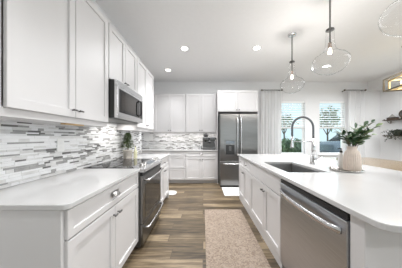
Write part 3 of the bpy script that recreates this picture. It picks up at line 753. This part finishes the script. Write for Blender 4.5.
# ------------------------------------------------------------------ curtains
def curtain(label, rlabel, x0, x1, rod0, rod1):
    bm = bmesh.new(); n = 90; y = YB-.14
    cols = []
    for i in range(n+1):
        u = i/n; ph = u*2*pi*7
        col = []
        for j, z in enumerate((.03, .5, 1.3, 2.1, 2.60, 2.656)):
            a = .010
            col.append(bm.verts.new((x0+(x1-x0)*u + .012*sin(ph*.5+z), y + a*sin(ph+.25*sin(z*2)), z)))
        cols.append(col)
    for i in range(n):
        for j in range(5): bm.faces.new((cols[i][j], cols[i+1][j], cols[i+1][j+1], cols[i][j+1])).smooth = True
    bmesh.ops.solidify(bm, geom=list(bm.faces), thickness=.002)
    tag(obj('curtain', bm, M['cloth']), label, 'curtain', 'white curtains')
    t = thing('curtain_rod', rlabel, 'curtain rod', ((rod0+rod1)/2, y, 2.685)); h = (rod1-rod0)/2
    obj('rod', tube([(-h, 0, 0), (h, 0, 0)], .012, 12), M['nickel'], t)
    for s in (-1, 1):
        obj('finial', tube([(s*h, 0, 0), (s*(h+.008), 0, 0), (s*(h+.03), 0, 0), (s*(h+.05), 0, 0)], .02, 12, radii=[.012, .024, .027, .014]), M['bronze'], t)
        obj('bracket', tube([(s*(h-.03), 0, 0), (s*(h-.03), .125, 0), (s*(h-.03), .1395, 0)], .007, 8, radii=[.007, .007, .022]), M['nickel'], t)
curtain('white curtain beside the refrigerator, left of the windows', 'short metal curtain rod above the curtain by the refrigerator', 1.74, 2.38, 1.80, 2.36)
curtain('white curtain right of the windows, behind the leafy branches', 'short metal curtain rod above the curtain by the wall recess', 4.38, 4.90, 4.30, 4.88)

# ------------------------------------------------------------------ dining table, chandelier
t = thing('dining_table', 'oak dining table beyond the island on the right', 'table', (3.52, 2.75, 0))
bm = box(-.62, .62, -1.25, 1.30, .715, .76, .006, 2); obj('tabletop', bm, M['tablewood'], t)
obj('apron', box(-.52, .52, -1.13, 1.18, .63, .714), M['tablewood'], t)
for sx in (-1, 1):
    for sy in (-1.12, 1.17): obj('leg', box(sx*.5-.045, sx*.5+.045, sy-.045, sy+.045, .001, .714, .006), M['tablewood'], t)

t = thing('lantern_chandelier', 'open gold rectangular cage chandelier hung over the dining table', 'chandelier', (3.72, 2.72, 2.21), radians(-18))
def cage(nm, hx, hy, z0, z1, r, m):
    bm = bmesh.new()
    for z in (z0, z1):
        for s in (-1, 1):
            add_box(bm, s*hx-r, s*hx+r, -hy-r, hy+r, z-r, z+r); add_box(bm, -hx+r, hx-r, s*hy-r, s*hy+r, z-r, z+r)
    for s in (-1, 1):
        for q in (-1, 1): add_box(bm, s*hx-r, s*hx+r, q*hy-r, q*hy+r, z0+r, z1-r)
    return obj(nm, bm, m, t)
cage('outer_frame', .17, .62, .0, .235, .011, M['bronze']); cage('inner_frame', .125, .55, .014, .195, .013, M['gold'])
bm = bmesh.new(); add_box(bm, -.012, .012, -.55, .55, .02, .032)
for y in (-.4, 0, .4): add_box(bm, -.112, .112, y-.006, y+.006, .006, .02)
obj('lamp_bar', bm, M['gold'], t)
for y in (-.45, -.15, .15, .45):
    s = obj('candle_sleeve', lathe([(0, .032), (.016, .032), (.016, .09), (0, .09)], 12, c=(0, y, 0)), M['gold'], t)
    obj('bulb', lathe([(0, .0905), (.012, .0905), (.018, .115), (.012, .14), (0, .155)], 12, c=(0, y, 0)), M['bulb'], s)
for y in (-.3, .3):
    obj('suspension_rod', tube([(0, y, .03), (0, y, CEIL-2.21-.025)], .006, 8), M['bronze'], t)
obj('crossbar', box(-.17, .17, -.306, -.294, .229, .241), M['bronze'], t); obj('crossbar', box(-.17, .17, .294, .306, .229, .241), M['bronze'], t)
obj('canopy', box(-.06, .06, -.36, .36, CEIL-2.21-.026, CEIL-2.21-.0005, .004), M['bronze'], t)

# ------------------------------------------------------------------ recess shelves and what stands on them
def shelf(z, label):
    t = thing('floating_shelf', label, 'shelf', (XN, 0, z), 0, 'floating shelves in the wall recess')
    obj('board', box(-.19, -.001, 3.7, 4.80, -.022, 0, .003), M['shelfwood'], t)
    for y in (3.95, 4.74):
        bm = box(-.004, -.0005, y-.012, y+.012, -.10, -.022)
        add_box(bm, -.20, -.004, y-.012, y+.012, -.030, -.0225); add_box(bm, -.205, -.191, y-.012, y+.012, -.030, .02)
        add_tube(bm, [(-.004, y, -.095), (-.06, y, -.085), (-.11, y, -.03)], .005, 6)
        obj('bracket', bm, M['bronze'], t)
shelf(1.765, 'upper dark wooden shelf in the right wall recess'); shelf(1.315, 'lower dark wooden shelf in the right wall recess')
t = thing('round_clock', 'dark round ring clock standing on the upper recess shelf', 'clock', (5.37, 4.33, 1.7655), 0)
bm = box(-.03, .03, -.05, .05, 0, .03, .003); obj('stand', bm, M['black'], t)
bm = bmesh.new()
for k in range(24):
    pass
pts = [(0, .095*cos(2*pi*k/28), .128+.095*sin(2*pi*k/28)) for k in range(29)]
add_tube(bm, pts, .02, 8); obj('ring', bm, M['shelfwood'], t)
bm = tube([(-.008, 0, .128), (.008, 0, .128)], .08, 28); obj('dial', bm, M['nickel'], t)
t = thing('wooden_box', 'low dark box on the upper recess shelf under the pyramid', 'box', (5.37, 4.59, 1.7655), 0)
obj('box_body', box(-.06, .06, -.10, .10, 0, .045, .004), M['shelfwood'], t); obj('lid', box(-.062, .062, -.102, .102, .0455, .06, .003), M['black'], t)
bm = bmesh.new(); a = .055; b = [bm.verts.new(p) for p in ((-a, -a, 0), (a, -a, 0), (a, a, 0), (-a, a, 0))]; tp = bm.verts.new((0, 0, .10)); bm.faces.new(b[::-1])
for k in range(4): bm.faces.new((b[k], b[(k+1) % 4], tp))
o = obj('pyramid_ornament', bm, M['tray']); o.location = (5.37, 4.60, 1.826); tag(o, 'small grey pyramid ornament on the dark shelf box', 'ornament')
t = thing('trailing_plant', 'dark trailing plant draped over the lower recess shelf', 'plant', (5.36, 4.25, 1.3155), 0)
obj('planter', box(-.05, .05, -.28, .28, 0, .07, .006), M['black'], t)
bm = bmesh.new(); bs = bmesh.new(); rnd = random.Random(8)
for k in range(46):
    y = rnd.uniform(-.30, .34); tip = Vector((rnd.uniform(-.22, -.08), y+rnd.uniform(-.12, .12), rnd.uniform(-.16, .09))); a = Vector((0, y*.8, .07)); m = Vector((-.08, y, .20))
    pts = bezier(a, m, tip, 8); add_tube(bs, pts, .002, 4)
    for p in pts[1:]:
        for q in range(3): leaf(bm, p, Vector((rnd.uniform(-1, .4), rnd.uniform(-1, 1), rnd.uniform(-.6, .6))), Vector((0, 0, 1)), .05, .022)
obj('stems', bs, M['stem'], t); obj('foliage', bm, M['leaf3'], t)

# ------------------------------------------------------------------ rug
bm = slab_poly([(.03, .655, .55, 2.81)], .0015, .009); ease(bm, .002)
tag(obj('runner_rug', bm, M['rug']), 'faded beige patterned runner rug on the floor by the island', 'rug')

M['mat'] = mat('white_floor_patch', (.80, .80, .79), .9, var=.04, scale=120, bump=.3)  # plain white for the thin flat patches on the floor
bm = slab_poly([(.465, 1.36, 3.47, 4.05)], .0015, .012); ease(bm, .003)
tag(obj('floor_patch', bm, M['mat']), 'flat white patch on the floor in front of the refrigerator', 'mat')
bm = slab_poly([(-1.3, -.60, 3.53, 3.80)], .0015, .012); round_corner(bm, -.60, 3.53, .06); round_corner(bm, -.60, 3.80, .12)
tag(obj('floor_patch', bm, M['mat']), 'flat white patch peeking out past the end of the range run', 'mat')

# ------------------------------------------------------------------ outside the windows
g = obj('lawn_ground', box(-30, 60, YB+.3, 60, -.2, -.05), M['lawn']); g['kind'] = 'structure'
g = obj('driveway_pavement', box(5.4, 40, 7.0, 14.5, -.049, -.03), M['asphalt']); g['kind'] = 'structure'
def blob_tree(name, label, cat, loc, trunk_h, rx, rz, n, seed, lsize, grp):
    t = thing(name, label, cat, loc, 0, grp); rnd = random.Random(seed); bm = bmesh.new()
    for k in range(n):
        while True:
            v = Vector((rnd.uniform(-1, 1), rnd.uniform(-1, 1), rnd.uniform(-1, 1)))
            if .3 < v.length < 1: break
        v *= .75+.25*sin(v.x*7+seed)*cos(v.y*6)
        p = Vector((v.x*rx, v.y*rx, trunk_h+rz*(1+v.z)))
        leaf(bm, p, Vector((rnd.uniform(-1, 1), rnd.uniform(-1, 1), rnd.uniform(-1, .6))), Vector((rnd.uniform(-.5, .5), rnd.uniform(-.5, .5), 1)).normalized(), lsize*rnd.uniform(.7, 1.3), lsize*.55)
    obj('foliage', bm, M['treeleaf'], t)
    bm = tube([(0, 0, 0), (.03, 0, trunk_h*.6), (0, .02, trunk_h+rz)], .1, 8, radii=[.11, .08, .04])
    for a in (0, 2.1, 4.2): add_tube(bm, [(0, 0, trunk_h*.8), (rx*.4*cos(a), rx*.4*sin(a), trunk_h+rz*.8)], .04, 6, radii=[.05, .02])
    obj('trunk', bm, M['bark'], t)
blob_tree('garden_shrub', 'broad green shrub outside the window by the refrigerator', 'shrub', (5.3, 10.2, -.05), .12, .9, .62, 1300, 2, .16, 'garden planting')
blob_tree('garden_shrub', 'smaller green shrub outside the left window, right of the broad shrub', 'shrub', (6.6, 11.2, -.05), .12, .7, .6, 900, 3, .15, 'garden planting')
blob_tree('garden_tree', 'small leafy tree seen behind the blind of the left window', 'tree', (9.0, 18, -.05), 2.0, 1.5, 1.1, 350, 5, .28, 'garden planting')
blob_tree('garden_tree', 'leafy tree seen behind the blind of the right window', 'tree', (14.2, 18.5, -.05), 1.9, 2.1, 1.6, 700, 6, .30, 'garden planting')

# parked car: a lofted body, glasshouse, wheels
t = thing('parked_car', 'grey-blue car parked outside the right window', 'car', (10.4, 11.2, -.03), radians(8))
def loft(secs):
    bm = bmesh.new(); rows = []
    for x, hw, z0, z1, rnd_ in secs:
        rows.append([bm.verts.new((x, y, z)) for y, z in ((-hw*.92, z0), (-hw, z0+(z1-z0)*.35), (-hw*.97, z0+(z1-z0)*.75), (-hw*rnd_, z1), (hw*rnd_, z1), (hw*.97, z0+(z1-z0)*.75), (hw, z0+(z1-z0)*.35), (hw*.92, z0))])
    for i in range(len(rows)-1):
        for k in range(8): bm.faces.new((rows[i][k], rows[i][(k+1) % 8], rows[i+1][(k+1) % 8], rows[i+1][k])).smooth = True
    bm.faces.new(rows[0]); bm.faces.new(rows[-1][::-1]); bmesh.ops.recalc_face_normals(bm, faces=bm.faces); return bm
obj('body', loft([(-2.25, .72, .42, .80, .85), (-2.1, .86, .30, .98, .85), (-1.4, .92, .26, 1.04, .86), (-.6, .93, .26, 1.06, .86), (.8, .93, .26, 1.07, .86), (1.7, .92, .26, 1.06, .86), (2.15, .84, .32, .98, .86), (2.25, .74, .42, .85, .86)]), M['carpaint'], t)
obj('glasshouse', loft([(-1.2, .78, 1.03, 1.06, .9), (-.5, .78, 1.04, 1.56, .84), (.3, .78, 1.04, 1.64, .84), (1.3, .77, 1.04, 1.58, .82), (1.9, .72, 1.03, 1.10, .85)]), M['blackglass'], t, 'dark car windows')
obj('roof', loft([(-.62, .70, 1.50, 1.56, .8), (-.2, .72, 1.56, 1.66, .8), (.6, .72, 1.58, 1.68, .8), (1.35, .70, 1.54, 1.61, .8)]), M['carpaint'], t)
for x in (-1.4, 1.35):
    for s in (-1, 1):
        wh = obj('wheel', tube([(x, s*.78, .34), (x, s*.80, .34), (x, s*.94, .34), (x, s*.95, .34)], .34, 24, radii=[.31, .34, .34, .31]), M['black'], t)
        obj('rim', tube([(x, s*.951, .34), (x, s*.965, .34)], .21, 16), M['steel_h'], wh)
